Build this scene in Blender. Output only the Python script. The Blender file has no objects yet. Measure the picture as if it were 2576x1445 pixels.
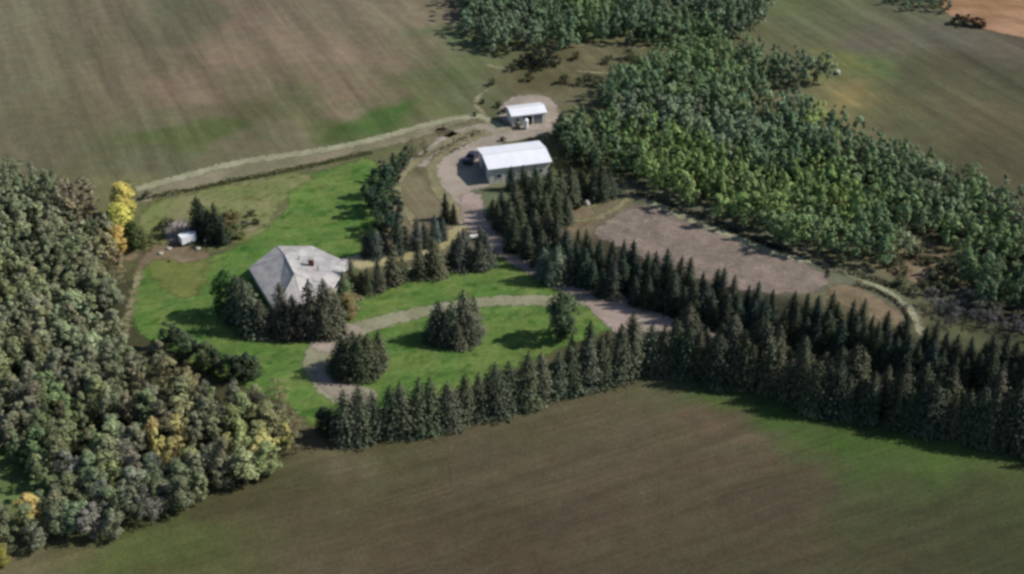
import bpy, bmesh, math, random
import numpy as np
from mathutils import Vector, Matrix

# ------------------------------------------------------------------ camera
S = bpy.context.scene
C = S.collection
CAM_H, PITCH, FPX = 130.0, math.radians(33.0), 3360.0      # metres, down-tilt, focal length (px of a 2576 px wide frame)
cam_d = bpy.data.cameras.new("camera"); cam = bpy.data.objects.new("camera", cam_d); C.objects.link(cam)
cam.location = (0, 0, CAM_H); cam.rotation_euler = (math.pi/2 - PITCH, 0, 0)
cam_d.sensor_width = 36; cam_d.lens = 36*FPX/2576; cam_d.clip_start = 1; cam_d.clip_end = 20000
S.camera = cam
# ------------------------------------------------------------------ light
SUN_EL, SUN_AZ = math.radians(40), math.radians(5)       # azimuth of the sun from +X towards +Y
w = bpy.data.worlds.new("World"); S.world = w; w.use_nodes = True
nt = w.node_tree; bg = nt.nodes["Background"]; sky = nt.nodes.new("ShaderNodeTexSky")
sky.sky_type = 'NISHITA'; sky.sun_disc = False
sky.sun_elevation = SUN_EL; sky.sun_rotation = math.pi/2 - SUN_AZ; sky.altitude = 600
nt.links.new(sky.outputs[0], bg.inputs[0]); bg.inputs[1].default_value = 0.075
sd_ = bpy.data.lights.new("sun", 'SUN'); sun = bpy.data.objects.new("sun", sd_); C.objects.link(sun)
sd_.energy = 3.6; sd_.angle = math.radians(0.53); sd_.color = (1.0, 0.95, 0.87)
sdir = Vector((math.cos(SUN_EL)*math.cos(SUN_AZ), math.cos(SUN_EL)*math.sin(SUN_AZ), math.sin(SUN_EL)))
sun.rotation_euler = sdir.to_track_quat('Z', 'Y').to_euler(); sun.location = sdir*400
S.view_settings.view_transform = 'Standard'; S.view_settings.look = 'None'
S.view_settings.exposure = 0.34; S.view_settings.gamma = 1.0
S.cycles.filter_width = 3.0
S.cycles.max_bounces = 6; S.cycles.transparent_max_bounces = 12

# ------------------------------------------------------------------ helpers
R = random.Random(11); NR = np.random.default_rng(5)
cp, sp = math.cos(PITCH), math.sin(PITCH)
def U(px, py, z=0.0):
    a = (px-1288)/FPX; b = (722.5-py)/FPX
    d = Vector((a, cp+b*sp, -sp+b*cp)); t = (CAM_H-z)/(-d.z)
    return Vector((d.x*t, d.y*t, z))
def pxh(px, py, h):                       # a height of h px standing at px,py, in metres
    p = U(px, py); dist = (p - cam.location).length; dep = math.asin(CAM_H/dist)
    return h*dist/FPX/math.cos(dep)
def lin(c):
    return tuple(((v/255)/12.92 if v/255 <= .04045 else ((v/255+.055)/1.055)**2.4) for v in c)
def mk(name, V, F, mat=None, parent=None, loc=None, smooth=False):
    me = bpy.data.meshes.new(name)
    if isinstance(F, np.ndarray):
        V = np.asarray(V, dtype=np.float32); n, k = F.shape
        me.vertices.add(len(V)); me.vertices.foreach_set('co', V.ravel())
        me.loops.add(n*k); me.loops.foreach_set('vertex_index', F.astype(np.int32).ravel())
        me.polygons.add(n); me.polygons.foreach_set('loop_start', np.arange(0, n*k, k, dtype=np.int32))
        me.update(calc_edges=True)
    else:
        me.from_pydata([tuple(v) for v in V], [], F)
    if mat: me.materials.append(mat)
    if smooth:
        for p in me.polygons: p.use_smooth = True
    o = bpy.data.objects.new(name, me); C.objects.link(o)
    if parent: o.parent = parent
    if loc is not None: o.location = loc
    return o
class MB:                                 # collects shapes into one mesh
    def __init__(s): s.V = []; s.F = []
    def add(s, V, F):
        n = len(s.V); s.V += [Vector(v) for v in V]; s.F += [tuple(i+n for i in f) for f in F]; return s
    def box(s, x0, x1, y0, y1, z0, z1):
        V = [(x, y, z) for z in (z0, z1) for x, y in ((x0, y0), (x1, y0), (x1, y1), (x0, y1))]
        return s.add(V, [(3,2,1,0),(4,5,6,7),(0,1,5,4),(1,2,6,5),(2,3,7,6),(3,0,4,7)])
    def tube(s, a, b, r0, r1=None, n=10):
        a = Vector(a); b = Vector(b); r1 = r0 if r1 is None else r1
        q = (b-a).to_track_quat('Z', 'Y'); V = []
        for p, r in ((a, r0), (b, r1)):
            for i in range(n):
                t = 2*math.pi*i/n; V.append(p + q @ Vector((r*math.cos(t), r*math.sin(t), 0)))
        return s.add(V, [(i, (i+1) % n, n+(i+1) % n, n+i) for i in range(n)] + [tuple(range(n))[::-1], tuple(range(n, 2*n))])
    def build(s, name, mat, parent=None, smooth=False): return mk(name, s.V, s.F, mat, parent, smooth=smooth)
def tag(o, label=None, cat=None, group=None, kind=None):
    if label: o['label'] = label
    if cat: o['category'] = cat
    if group: o['group'] = group
    if kind: o['kind'] = kind
    return o
def empty(name, loc, rz=0, sc=1):
    o = bpy.data.objects.new(name, None); C.objects.link(o); o.location = loc; o.rotation_euler = (0, 0, rz)
    o.scale = (sc, sc, sc) if not isinstance(sc, tuple) else sc; o.empty_display_size = .3
    return o

# ------------------------------------------------------------------ materials
def base_mat(name, rough=.9, spec=.2):
    m = bpy.data.materials.new(name); m.use_nodes = True
    n = m.node_tree; b = n.nodes['Principled BSDF']
    b.inputs['Roughness'].default_value = rough; b.inputs['Specular IOR Level'].default_value = spec
    return m, n, b
def noise(n, scale, detail=3, vec=None, rough=.6):
    t = n.nodes.new('ShaderNodeTexNoise'); t.inputs['Scale'].default_value = scale
    t.inputs['Detail'].default_value = detail; t.inputs['Roughness'].default_value = rough
    if vec is not None: n.links.new(vec, t.inputs['Vector'])
    return t.outputs['Fac']
def maprange(n, v, a, b, c, d, smooth=False):
    r = n.nodes.new('ShaderNodeMapRange'); r.interpolation_type = 'SMOOTHSTEP' if smooth else 'LINEAR'
    for i, x in enumerate((a, b, c, d)): r.inputs[i+1].default_value = x
    n.links.new(v, r.inputs[0]); return r.outputs[0]
def mixc(n, f, a, b, mode='MIX'):
    x = n.nodes.new('ShaderNodeMix'); x.data_type = 'RGBA'; x.blend_type = mode
    for sock, v in ((x.inputs[0], f), (x.inputs[6], a), (x.inputs[7], b)):
        if hasattr(v, 'is_linked'): n.links.new(v, sock)
        elif isinstance(v, tuple): sock.default_value = (*v[:3], 1)
        else: sock.default_value = v
    return x.outputs[2]
def math_(n, op, a, b=None):
    x = n.nodes.new('ShaderNodeMath'); x.operation = op
    for s_, v in zip(x.inputs, (a, b)):
        if v is None: continue
        if hasattr(v, 'is_linked'): n.links.new(v, s_)
        else: s_.default_value = v
    return x.outputs[0]
def coords(n, scale=(1, 1, 1), rot=0):
    t = n.nodes.new('ShaderNodeTexCoord'); m = n.nodes.new('ShaderNodeMapping')
    m.vector_type = 'TEXTURE'; m.inputs['Scale'].default_value = tuple(1/v for v in scale); m.inputs['Rotation'].default_value = (0, 0, rot)
    n.links.new(t.outputs['Object'], m.inputs['Vector']); return m.outputs[0]
def grey(n, v):
    c = n.nodes.new('ShaderNodeCombineColor')
    for i in range(3): n.links.new(v, c.inputs[i])
    return c.outputs[0]
def bump(n, b, h, strength, dist):
    bp = n.nodes.new('ShaderNodeBump'); bp.inputs['Strength'].default_value = strength; bp.inputs['Distance'].default_value = dist
    n.links.new(h, bp.inputs['Height']); n.links.new(bp.outputs[0], b.inputs['Normal'])
def earth_mat(name, c1, c2, soft=None, patch=.07, fine=1.3, amp=.35, streak=None, c3=None, rough=.95):
    m, n, b = base_mat(name, rough, .1)
    co = coords(n)
    f = maprange(n, noise(n, patch, 4, co), .38, .62, 0, 1, True)
    col = mixc(n, f, lin(c1), lin(c2))
    if c3:
        g = maprange(n, noise(n, patch*2.3, 3, coords(n, (1, 1.7, 1), .7)), .52, .68, 0, 1, True)
        col = mixc(n, g, col, lin(c3))
    k = maprange(n, noise(n, fine, 4, co), .25, .75, 1-amp, 1+amp)
    k2 = maprange(n, noise(n, fine*.22, 3, co), .3, .7, 1-amp*.6, 1+amp*.6)
    k = math_(n, 'MULTIPLY', k, k2)
    if streak:
        s = maprange(n, noise(n, 1.0, 3, coords(n, (streak[1], streak[2], 1), streak[0])), .3, .7, 1-streak[3], 1+streak[3])
        k = math_(n, 'MULTIPLY', k, s)
    col = mixc(n, 1.0, col, grey(n, k), 'MULTIPLY')
    n.links.new(col, b.inputs['Base Color'])
    bump(n, b, noise(n, fine*1.6, 4, co), .5, .12)
    if soft:
        a = n.nodes.new('ShaderNodeAttribute'); a.attribute_name = 'edge'
        e = math_(n, 'ADD', a.outputs['Fac'], maprange(n, noise(n, .9/soft if soft > .5 else 1.6, 5, co), .2, .8, -soft*.8, soft*.8))
        al = maprange(n, e, -soft*.35, soft*.35, 0, 1, True)
        tr = n.nodes.new('ShaderNodeBsdfTransparent'); mx = n.nodes.new('ShaderNodeMixShader')
        n.links.new(al, mx.inputs[0]); n.links.new(tr.outputs[0], mx.inputs[1]); n.links.new(b.outputs[0], mx.inputs[2])
        n.links.new(mx.outputs[0], n.nodes['Material Output'].inputs[0])
    return m
def leaf_mat(name, attr=None, trans=.22, var=.45):
    m, n, b = base_mat(name, .75, .15)
    if attr:
        a = n.nodes.new('ShaderNodeAttribute'); a.attribute_name = attr; col = a.outputs['Color']
    else:
        a = n.nodes.new('ShaderNodeObjectInfo'); col = a.outputs['Color']
    g = n.nodes.new('ShaderNodeNewGeometry')
    k = maprange(n, g.outputs['Random Per Island'], 0, 1, 1-var, 1+var)
    k = math_(n, 'MULTIPLY', k, maprange(n, noise(n, .5, 2, coords(n)), .35, .65, .75, 1.25))
    col = mixc(n, 1.0, col, grey(n, k), 'MULTIPLY')
    n.links.new(col, b.inputs['Base Color'])
    t = n.nodes.new('ShaderNodeBsdfTranslucent'); n.links.new(col, t.inputs[0])
    mx = n.nodes.new('ShaderNodeMixShader'); mx.inputs[0].default_value = trans
    n.links.new(b.outputs[0], mx.inputs[1]); n.links.new(t.outputs[0], mx.inputs[2])
    n.links.new(mx.outputs[0], n.nodes['Material Output'].inputs[0])
    return m
def plain_mat(name, c, rough=.6, spec=.3, var=.12, scale=1.5, metal=0):
    m, n, b = base_mat(name, rough, spec); b.inputs['Metallic'].default_value = metal
    k = maprange(n, noise(n, scale, 5, coords(n)), .3, .7, 1-var, 1+var)
    n.links.new(mixc(n, 1.0, lin(c), grey(n, k), 'MULTIPLY'), b.inputs['Base Color'])
    return m
M = dict(
    leaf=leaf_mat('leaf_foliage'), needle=leaf_mat('needle_foliage', None, .08, .4), wood_leaf=leaf_mat('woodland_foliage', 'col'),
    bark=plain_mat('bark', (88, 80, 68), .95, .1, .3, 3), pale_bark=plain_mat('weathered_bark', (150, 143, 134), .95, .1, .25, 3),
    white_metal=plain_mat('white_sheet_metal', (234, 236, 240), .42, .4, .05, .6),
    wall_white=plain_mat('pale_cladding', (208, 206, 198), .7, .3, .07, 1.0),
    door=plain_mat('overhead_door', (120, 124, 130), .6, .3, .08), dark=plain_mat('dark_opening', (30, 31, 34), .9, .1),
    trim=plain_mat('trim_paint', (225, 225, 220), .5, .3, .05), stone=plain_mat('pale_stone', (168, 166, 156), .9, .2, .25, 1.2),
    rubber=plain_mat('tyre_rubber', (28, 28, 28), .85, .2), brick=plain_mat('chimney_brick', (112, 76, 62), .9, .2, .2, 4),
    house_wall=plain_mat('house_siding', (176, 166, 150), .8, .2, .08, 1.0),
    steel=plain_mat('grey_steel', (130, 132, 134), .5, .4, .1, 2),
)
m, n, b = base_mat('glass_pane', .12, .5); b.inputs['Base Color'].default_value = (*lin((48, 58, 66)), 1); M['glass'] = m
# asphalt shingles: courses plus mottled blends and weather streaks
m, n, b = base_mat('roof_shingle', .9, .2)
co = coords(n)
f = maprange(n, noise(n, .35, 4, co), .35, .65, 0, 1, True)
col = mixc(n, f, lin((158, 155, 156)), lin((188, 184, 180)))
br = n.nodes.new('ShaderNodeTexBrick'); br.inputs['Scale'].default_value = 1.6
br.inputs['Color1'].default_value = (1.08, 1.08, 1.08, 1); br.inputs['Color2'].default_value = (.9, .9, .9, 1); br.inputs['Mortar'].default_value = (.78, .78, .78, 1)
br.inputs['Mortar Size'].default_value = .02; n.links.new(co, br.inputs['Vector'])
col = mixc(n, 1.0, col, br.outputs['Color'], 'MULTIPLY')
n.links.new(mixc(n, 1.0, col, grey(n, maprange(n, noise(n, 2.5, 4, co), .3, .7, .9, 1.1)), 'MULTIPLY'), b.inputs['Base Color'])
M['shingle'] = m
# ribbed white sheet roof
m, n, b = base_mat('ribbed_roof', .4, .4)
wv = n.nodes.new('ShaderNodeTexWave'); wv.inputs['Scale'].default_value = 1.1; n.links.new(coords(n), wv.inputs['Vector'])
k = math_(n, 'MULTIPLY', maprange(n, noise(n, .5, 4, coords(n, (1, .3, 1))), .3, .7, .93, 1.05), maprange(n, wv.outputs['Fac'], 0, 1, .95, 1.02))
n.links.new(mixc(n, 1.0, lin((236, 238, 244)), grey(n, k), 'MULTIPLY'), b.inputs['Base Color'])
M['rib_roof'] = m

# ------------------------------------------------------------------ ground
def inpoly(P, poly):
    x, y = P[:, 0], P[:, 1]; ins = np.zeros(len(P), bool); n_ = len(poly)
    for i in range(n_):
        x0, y0 = poly[i]; x1, y1 = poly[(i+1) % n_]
        c = ((y0 > y) != (y1 > y)) & (x < (x1-x0)*(y-y0)/((y1-y0) or 1e-9)+x0); ins ^= c
    return ins
def segdist(P, A, B):
    A = np.array(A); B = np.array(B); d = B-A; t = np.clip(((P-A)@d)/max(d@d, 1e-9), 0, 1)
    return np.linalg.norm(P-(A+t[:, None]*d), axis=1), t
def chaikin(pts, closed, it=2):
    for _ in range(it):
        q = []; L = len(pts)
        rng_ = range(L) if closed else range(L-1)
        if not closed: q.append(pts[0])
        for i in rng_:
            a = pts[i]; c = pts[(i+1) % L]
            q.append(tuple(a[j]*.75+c[j]*.25 for j in range(len(a)))); q.append(tuple(a[j]*.25+c[j]*.75 for j in range(len(a))))
        if not closed: q.append(pts[-1])
        pts = q
    return pts
def W2(pts): return [(U(*p[:2]).x, U(*p[:2]).y) + tuple(p[2:]) for p in pts]
def sheet(name, sdf, bounds, z, mat, cell, margin):
    x0, x1, y0, y1 = bounds
    xs = np.arange(x0-margin, x1+margin+cell, cell); ys = np.arange(y0-margin, y1+margin+cell, cell)
    X, Y = np.meshgrid(xs, ys); P = np.stack([X.ravel(), Y.ravel()], 1); d = sdf(P)
    nx, ny = len(xs), len(ys); I = np.arange(nx*ny).reshape(ny, nx)
    Q = np.stack([I[:-1, :-1], I[:-1, 1:], I[1:, 1:], I[1:, :-1]], -1).reshape(-1, 4)
    Q = Q[(d[Q].max(1) > -margin)]
    used, inv = np.unique(Q, return_inverse=True)
    V = np.zeros((len(used), 3)); V[:, :2] = P[used]; V[:, 2] = z
    o = mk(name, V, inv.reshape(-1, 4), mat)
    a = o.data.attributes.new('edge', 'FLOAT', 'POINT'); a.data.foreach_set('value', d[used].astype(np.float32))
    o['kind'] = 'structure'; return o
def area(name, poly, z, mat, cell=.6, margin=1.5, holes=()):
    pl = chaikin(W2(poly), True)
    def f(P):
        d = np.full(len(P), 1e9)
        for i in range(len(pl)): d = np.minimum(d, segdist(P, pl[i], pl[(i+1) % len(pl)])[0])
        return np.where(inpoly(P, pl), d, -d)
    a = np.array(pl); return sheet(name, f, (a[:, 0].min(), a[:, 0].max(), a[:, 1].min(), a[:, 1].max()), z, mat, cell, margin)
def stroke(name, line, z, mat, cell=.4, margin=1.2):     # line: px, py, width in metres
    pl = chaikin(W2(line), False)
    def f(P):
        d = np.full(len(P), -1e9)
        for a, c in zip(pl[:-1], pl[1:]):
            q, t = segdist(P, a[:2], c[:2]); d = np.maximum(d, (a[2]+(c[2]-a[2])*t)/2-q)
        return d
    a = np.array(pl); h = a[:, 2].max()/2
    return sheet(name, f, (a[:, 0].min()-h, a[:, 0].max()+h, a[:, 1].min()-h, a[:, 1].max()+h), z, mat, cell, margin)

# soil and crop colours of the land, spot by spot (image row, column only say where on the ground each spot lies)
LAND = [
 (20,50,(108,104,84)),(20,200,(112,108,86)),(30,380,(100,96,76)),(300,20,(108,98,82)),(420,20,(98,96,78)),(520,40,(98,94,76)),(420,90,(98,94,76)),(600,30,(112,98,84)),(650,60,(118,102,88)),(800,30,(118,106,90)),
 (950,60,(122,110,92)),(1080,50,(118,106,88)),(1100,120,(112,104,82)),(420,160,(110,100,82)),(550,150,(126,108,92)),(700,140,(120,104,88)),(850,130,(132,114,98)),(1000,160,(126,110,92)),
 (420,230,(122,104,88)),(520,240,(128,110,94)),(640,200,(110,100,80)),(740,180,(112,98,80)),(880,220,(120,104,86)),(980,250,(112,102,80)),(1060,230,(94,96,64)),(1120,200,(90,100,66)),(1130,100,(88,98,68)),(1160,240,(98,104,74)),
 (420,290,(104,100,76)),(520,280,(104,96,74)),(640,280,(92,90,62)),(760,270,(96,96,68)),(860,290,(118,104,86)),(950,300,(72,98,46)),(1010,285,(66,98,42)),(1080,280,(96,100,64)),(420,340,(84,94,56)),(520,350,(82,92,52)),(620,370,(108,102,80)),(700,350,(112,104,84)),(800,325,(88,94,58)),(900,330,(66,88,42)),(400,410,(98,96,74)),(1150,300,(104,102,74)),
 (1200,150,(96,104,72)),(1230,200,(92,90,62)),(1300,200,(92,86,60)),(1400,190,(88,84,56)),(1500,140,(110,104,78)),(1420,230,(104,98,74)),(1450,280,(98,98,66)),(1500,330,(88,90,58)),(1400,250,(100,96,78)),(1240,250,(92,94,66)),
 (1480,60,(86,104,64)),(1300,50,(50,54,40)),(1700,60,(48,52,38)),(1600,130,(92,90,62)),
 (2000,60,(92,96,70)),(2100,40,(96,100,72)),(2200,100,(98,92,78)),(2300,60,(98,98,78)),(2400,100,(96,92,82)),(2520,110,(94,86,74)),(2000,120,(96,96,68)),(2120,150,(110,112,66)),(2200,170,(90,104,66)),(2300,180,(84,82,62)),(2400,170,(80,76,58)),(2520,200,(76,76,58)),(2050,240,(112,108,74)),(2140,260,(128,114,74)),(2250,280,(96,96,66)),(2350,270,(90,88,66)),(2450,300,(92,84,64)),(2560,320,(88,82,62)),(2350,340,(92,90,66)),(2480,380,(84,80,60)),(2000,20,(90,98,66)),(1960,210,(104,100,74)),
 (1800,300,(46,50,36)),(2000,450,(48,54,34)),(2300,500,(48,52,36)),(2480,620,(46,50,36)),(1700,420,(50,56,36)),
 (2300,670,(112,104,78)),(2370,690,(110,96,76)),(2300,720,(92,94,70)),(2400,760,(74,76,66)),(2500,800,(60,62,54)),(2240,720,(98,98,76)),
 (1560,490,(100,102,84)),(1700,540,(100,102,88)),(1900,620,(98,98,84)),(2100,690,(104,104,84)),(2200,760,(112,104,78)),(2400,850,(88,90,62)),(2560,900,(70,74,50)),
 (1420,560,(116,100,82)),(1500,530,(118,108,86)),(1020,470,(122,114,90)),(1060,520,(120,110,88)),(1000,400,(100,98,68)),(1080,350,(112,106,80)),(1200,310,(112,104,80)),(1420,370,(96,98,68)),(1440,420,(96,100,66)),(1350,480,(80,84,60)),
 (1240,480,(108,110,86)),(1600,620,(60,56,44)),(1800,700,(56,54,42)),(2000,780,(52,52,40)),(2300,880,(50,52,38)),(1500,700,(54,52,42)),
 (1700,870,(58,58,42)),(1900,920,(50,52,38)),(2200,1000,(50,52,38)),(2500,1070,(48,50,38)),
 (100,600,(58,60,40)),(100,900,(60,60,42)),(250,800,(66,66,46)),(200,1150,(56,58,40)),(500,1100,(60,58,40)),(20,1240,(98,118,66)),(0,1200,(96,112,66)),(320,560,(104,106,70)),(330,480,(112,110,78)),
 (840,1120,(100,92,70)),(950,1130,(82,80,54)),(1100,1110,(84,80,56)),(1300,1050,(86,82,58)),(1500,985,(90,86,62)),(1650,960,(88,86,62)),(1720,975,(80,88,56)),(1800,1000,(72,88,46)),(1950,1040,(66,90,42)),(2050,1080,(68,88,42)),(2200,1120,(66,92,38)),(2350,1150,(74,96,44)),(2500,1180,(78,92,50)),
 (700,1210,(76,76,50)),(850,1180,(82,76,54)),(1000,1190,(80,74,54)),(1200,1130,(88,78,62)),(1400,1070,(88,80,62)),(1600,1040,(90,80,64)),(1780,1070,(96,80,66)),(1900,1100,(86,80,60)),(2000,1130,(78,88,52)),(2150,1180,(74,84,50)),(2300,1220,(72,80,48)),(2500,1250,(66,72,44)),
 (600,1280,(78,74,50)),(750,1300,(80,72,54)),(950,1290,(84,74,56)),(1150,1230,(86,76,60)),(1400,1180,(86,76,60)),(1600,1150,(88,76,62)),(1850,1170,(86,74,60)),(2020,1220,(80,72,56)),(2200,1300,(70,72,48)),(2400,1320,(66,68,46)),(2560,1350,(64,68,44)),
 (420,1380,(80,90,48)),(300,1420,(84,94,50)),(500,1430,(82,84,50)),(650,1400,(82,80,52)),(800,1420,(86,76,58)),(1000,1400,(84,72,56)),(1250,1350,(80,70,54)),(1500,1300,(84,72,58)),(1700,1260,(82,72,56)),(1950,1300,(78,68,54)),(1300,1430,(78,66,52)),(1600,1420,(80,70,54)),(1900,1420,(74,68,50)),(2200,1430,(70,68,48)),(2500,1430,(64,66,44)),(150,1430,(94,92,62)),(20,1430,(104,98,72)),(-200,1430,(96,90,66)),(-200,700,(58,60,40)),(-200,100,(104,98,78)),(2800,1430,(64,66,44)),(2800,1200,(70,82,44)),(2800,300,(86,82,62)),
]
lp = np.array([[U(a, b_).x, U(a, b_).y] for a, b_, _ in LAND]); lc = np.array([lin(c) for _, _, c in LAND]); lc = lc*.85+lc.mean(1, keepdims=True)*.15*np.array([1.02, 1.07, .80])
def axis(a, b_, st, far):
    mid = np.arange(a, b_+st, st); out = []; v = b_+st; s_ = st
    while v < far: s_ *= 1.5; v += s_; out.append(v)
    return np.concatenate([[a-(o-b_) for o in reversed(out)], mid, out])
xs = axis(-190, 190, 1.6, 8000); ys = axis(60, 470, 1.6, 8000)
X, Y = np.meshgrid(xs, ys); P = np.stack([X.ravel(), Y.ravel()], 1)
jit = lambda q, s_, a: a*np.stack([np.sin(q[:, 0]/s_+1.7*np.sin(q[:, 1]/s_*.8)), np.sin(q[:, 1]/s_+1.9*np.sin(q[:, 0]/s_*.7))], 1)
from mathutils import noise as mn
wj = np.array([[mn.noise((x*.07, y*.07, 0)), mn.noise((x*.07, y*.07, 9))] for x, y in P])+.45*np.array([[mn.noise((x*.23, y*.23, 3)), mn.noise((x*.23, y*.23, 7))] for x, y in P])
Pj = P+wj*7.5
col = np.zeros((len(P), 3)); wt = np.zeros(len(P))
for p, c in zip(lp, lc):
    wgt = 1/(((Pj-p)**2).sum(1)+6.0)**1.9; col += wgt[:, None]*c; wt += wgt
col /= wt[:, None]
nx = len(xs); I = np.arange(len(P)).reshape(len(ys), nx)
F = np.stack([I[:-1, :-1], I[:-1, 1:], I[1:, 1:], I[1:, :-1]], -1).reshape(-1, 4)
m, n, b = base_mat('field_soil', .95, .1)
a = n.nodes.new('ShaderNodeAttribute'); a.attribute_name = 'col'; co = coords(n)
wrp = n.nodes.new('ShaderNodeVectorMath'); wrp.operation = 'MULTIPLY_ADD'; wn_ = n.nodes.new('ShaderNodeTexNoise'); wn_.inputs['Scale'].default_value = .08; n.links.new(co, wn_.inputs['Vector'])
n.links.new(wn_.outputs['Color'], wrp.inputs[0]); wrp.inputs[1].default_value = (2.5, 2.5, 0); n.links.new(co, wrp.inputs[2]); wc = wrp.outputs[0]
def streaks(deg, across, along, lo, hi):
    mp = n.nodes.new('ShaderNodeMapping'); mp.vector_type = 'TEXTURE'; mp.inputs['Scale'].default_value = (1/along, 1/across, 1); mp.inputs['Rotation'].default_value = (0, 0, math.radians(deg))
    n.links.new(wc, mp.inputs['Vector']); return maprange(n, noise(n, 1.0, 3, mp.outputs[0], .55), .3, .7, lo, hi)
sepx = n.nodes.new('ShaderNodeSeparateXYZ'); n.links.new(co, sepx.inputs[0]); up = maprange(n, sepx.outputs[1], 215, 235, 0, 1)
st_low = math_(n, 'MULTIPLY', streaks(24, .34, .025, .86, 1.14), streaks(24, 1.6, .05, .9, 1.1))
st_up = math_(n, 'MULTIPLY', streaks(-66, .17, .012, .76, 1.24), streaks(-66, .7, .04, .90, 1.10))
mxs = n.nodes.new('ShaderNodeMix'); n.links.new(up, mxs.inputs[0]); n.links.new(st_low, mxs.inputs[2]); n.links.new(st_up, mxs.inputs[3])
k = maprange(n, noise(n, 1.7, 6, wc, .7), .25, .75, .7, 1.3)
k = math_(n, 'MULTIPLY', k, maprange(n, noise(n, .33, 5, wc, .65), .3, .7, .86, 1.14))
k = math_(n, 'MULTIPLY', k, mxs.outputs[0])
c_ = mixc(n, 1.0, a.outputs['Color'], grey(n, k), 'MULTIPLY')
tint = mixc(n, maprange(n, noise(n, .2, 5, wc, .65), .35, .65, 0, 1), (1.03, .985, .95), (.97, 1.03, .97))
n.links.new(mixc(n, 1.0, c_, tint, 'MULTIPLY'), b.inputs['Base Color'])
bump(n, b, noise(n, 2.2, 4, co), .6, .15)
M['soil'] = m
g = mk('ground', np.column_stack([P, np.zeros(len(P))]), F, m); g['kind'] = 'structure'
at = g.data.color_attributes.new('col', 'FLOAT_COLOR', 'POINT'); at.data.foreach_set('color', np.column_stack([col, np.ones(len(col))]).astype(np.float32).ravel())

GREEN = earth_mat('mown_grass', (82, 112, 54), (102, 120, 64), 1.6, .12, 1.0, .26, (math.radians(14), .05, .55, .14), (62, 96, 40))
GREEN2 = earth_mat('dry_grass', (108, 118, 72), (124, 124, 86), 2.5, .12, 1.0, .25, None, (96, 100, 54))
GRAVEL = earth_mat('pink_gravel', (162, 150, 138), (144, 135, 121), 1.2, .12, 1.4, .16)
PALE = earth_mat('pale_gravel', (146, 144, 120), (130, 130, 104), 1.0, .15, 1.4, .18)
TAN = earth_mat('tan_path', (138, 132, 104), (122, 118, 88), 1.3, .15, 1.6, .2)
PLOT = earth_mat('tilled_soil', (132, 119, 110), (118, 108, 98), 1.4, .14, 1.6, .3, (math.radians(-36), .05, .7, .12), (136, 122, 110))
STUBBLE = earth_mat('orange_stubble', (162, 128, 102), (138, 108, 78), 1.5, .06, 1.1, .15, (math.radians(-15), .04, .4, .14))
TRACKM = earth_mat('track_grass', (132, 124, 102), (112, 110, 86), 1.4, .12, 1.3, .2)
LINE = earth_mat('pale_verge', (152, 150, 124), (136, 136, 108), 1.2, .2, 1.5, .15)
BANK = earth_mat('grassy_bank', (108, 110, 90), (92, 96, 76), 1.4, .15, 1.2, .22)
BARE = earth_mat('bare_earth', (128, 114, 92), (110, 98, 78), 1.6, .12, 1.4, .22)
MAINRD = earth_mat('road_gravel', (164, 148, 140), (144, 130, 120), 1.0, .12, 1.4, .16)

area('stubble_field', [(2365,-60),(2368,10),(2380,38),(2440,52),(2480,76),(2576,96),(2800,140),(2800,-60)], .03, STUBBLE, 1.2, 2)
area('lawn', [(335,650),(345,700),(318,790),(360,850),(430,880),(520,935),(640,985),(720,1010),(790,1085),(845,1070),(900,1060),(1010,1020),(1150,985),(1300,930),(1400,880),(1540,830),(1560,800),(1480,740),(1430,700),(1330,650),(1280,625),(1255,650),(1150,640),(1010,690),(900,745),(905,640),(960,585),(985,520),(960,430),(930,395),(860,415),(700,470),(740,520),(640,580),(560,650),(430,640)], .02, GREEN, .8, 2.2)
area('rough_grass', [(345,520),(480,485),(650,450),(760,430),(800,440),(730,480),(690,540),(660,590),(580,620),(540,630),(420,645),(350,640)], .035, GREEN2, .8, 2.5)
area('grass_verge', [(360,640),(450,632),(520,640),(520,700),(470,760),(420,720),(370,700)], .035, earth_mat('tired_grass', (98,110,58), (112,114,66), 3, .1, 1, .2), .8, 3)
area('grass_island', [(1180,480),(1250,470),(1290,500),(1270,535),(1200,545),(1165,520)], .045, earth_mat('grey_grass', (100,110,84), (92,96,74), 1.5, .12, 1.2, .2), .6, 1.6)
area('farmyard', [(1000,420),(1060,385),(1110,340),(1200,308),(1290,320),(1380,322),(1400,300),(1385,290),(1400,335),(1300,352),(1230,370),(1190,420),(1225,470),(1180,490),(1185,535),(1190,590),(1150,580),(1140,530),(1100,500),(1080,450),(1085,420)], .03, GRAVEL, .6, 1.5)
area('farmyard', [(1090,400),(1200,365),(1240,360),(1240,470),(1190,480),(1190,540),(1165,560),(1130,510),(1090,470)], .035, GRAVEL, .6, 1.5)
stroke('yard_loop', [(1190,560,3),(1130,515,2.5),(1088,460,2.2),(1085,410,2.0),(1130,370,2.0),(1220,335,2.5)], .042, TAN)
stroke('worn_path', [(1040,560,1.6),(1000,500,1.8),(1000,455,1.8),(1040,410,1.8),(1120,360,2.2),(1190,330,2.5)], .042, TAN)
stroke('worn_path', [(1110,330,3.5),(1170,350,3.0),(1130,380,2)], .03, BARE)
area('farm_track', [(345,470),(450,444),(600,404),(760,384),(900,360),(1000,334),(1100,304),(1190,286),(1200,298),(1110,330),(1010,362),(900,388),(750,418),(600,448),(500,472),(400,500),(350,515)], .03, TRACKM, .7, 1.4)
stroke('path', [(350,474,2.6),(450,448,2.5),(600,407,2.6),(760,387,2.4),(900,362,2.4),(1000,336,2.4),(1100,306,2.4),(1195,290,2.2),(1225,300,2.0),(1262,322,2.4)], .045, LINE)
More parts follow.
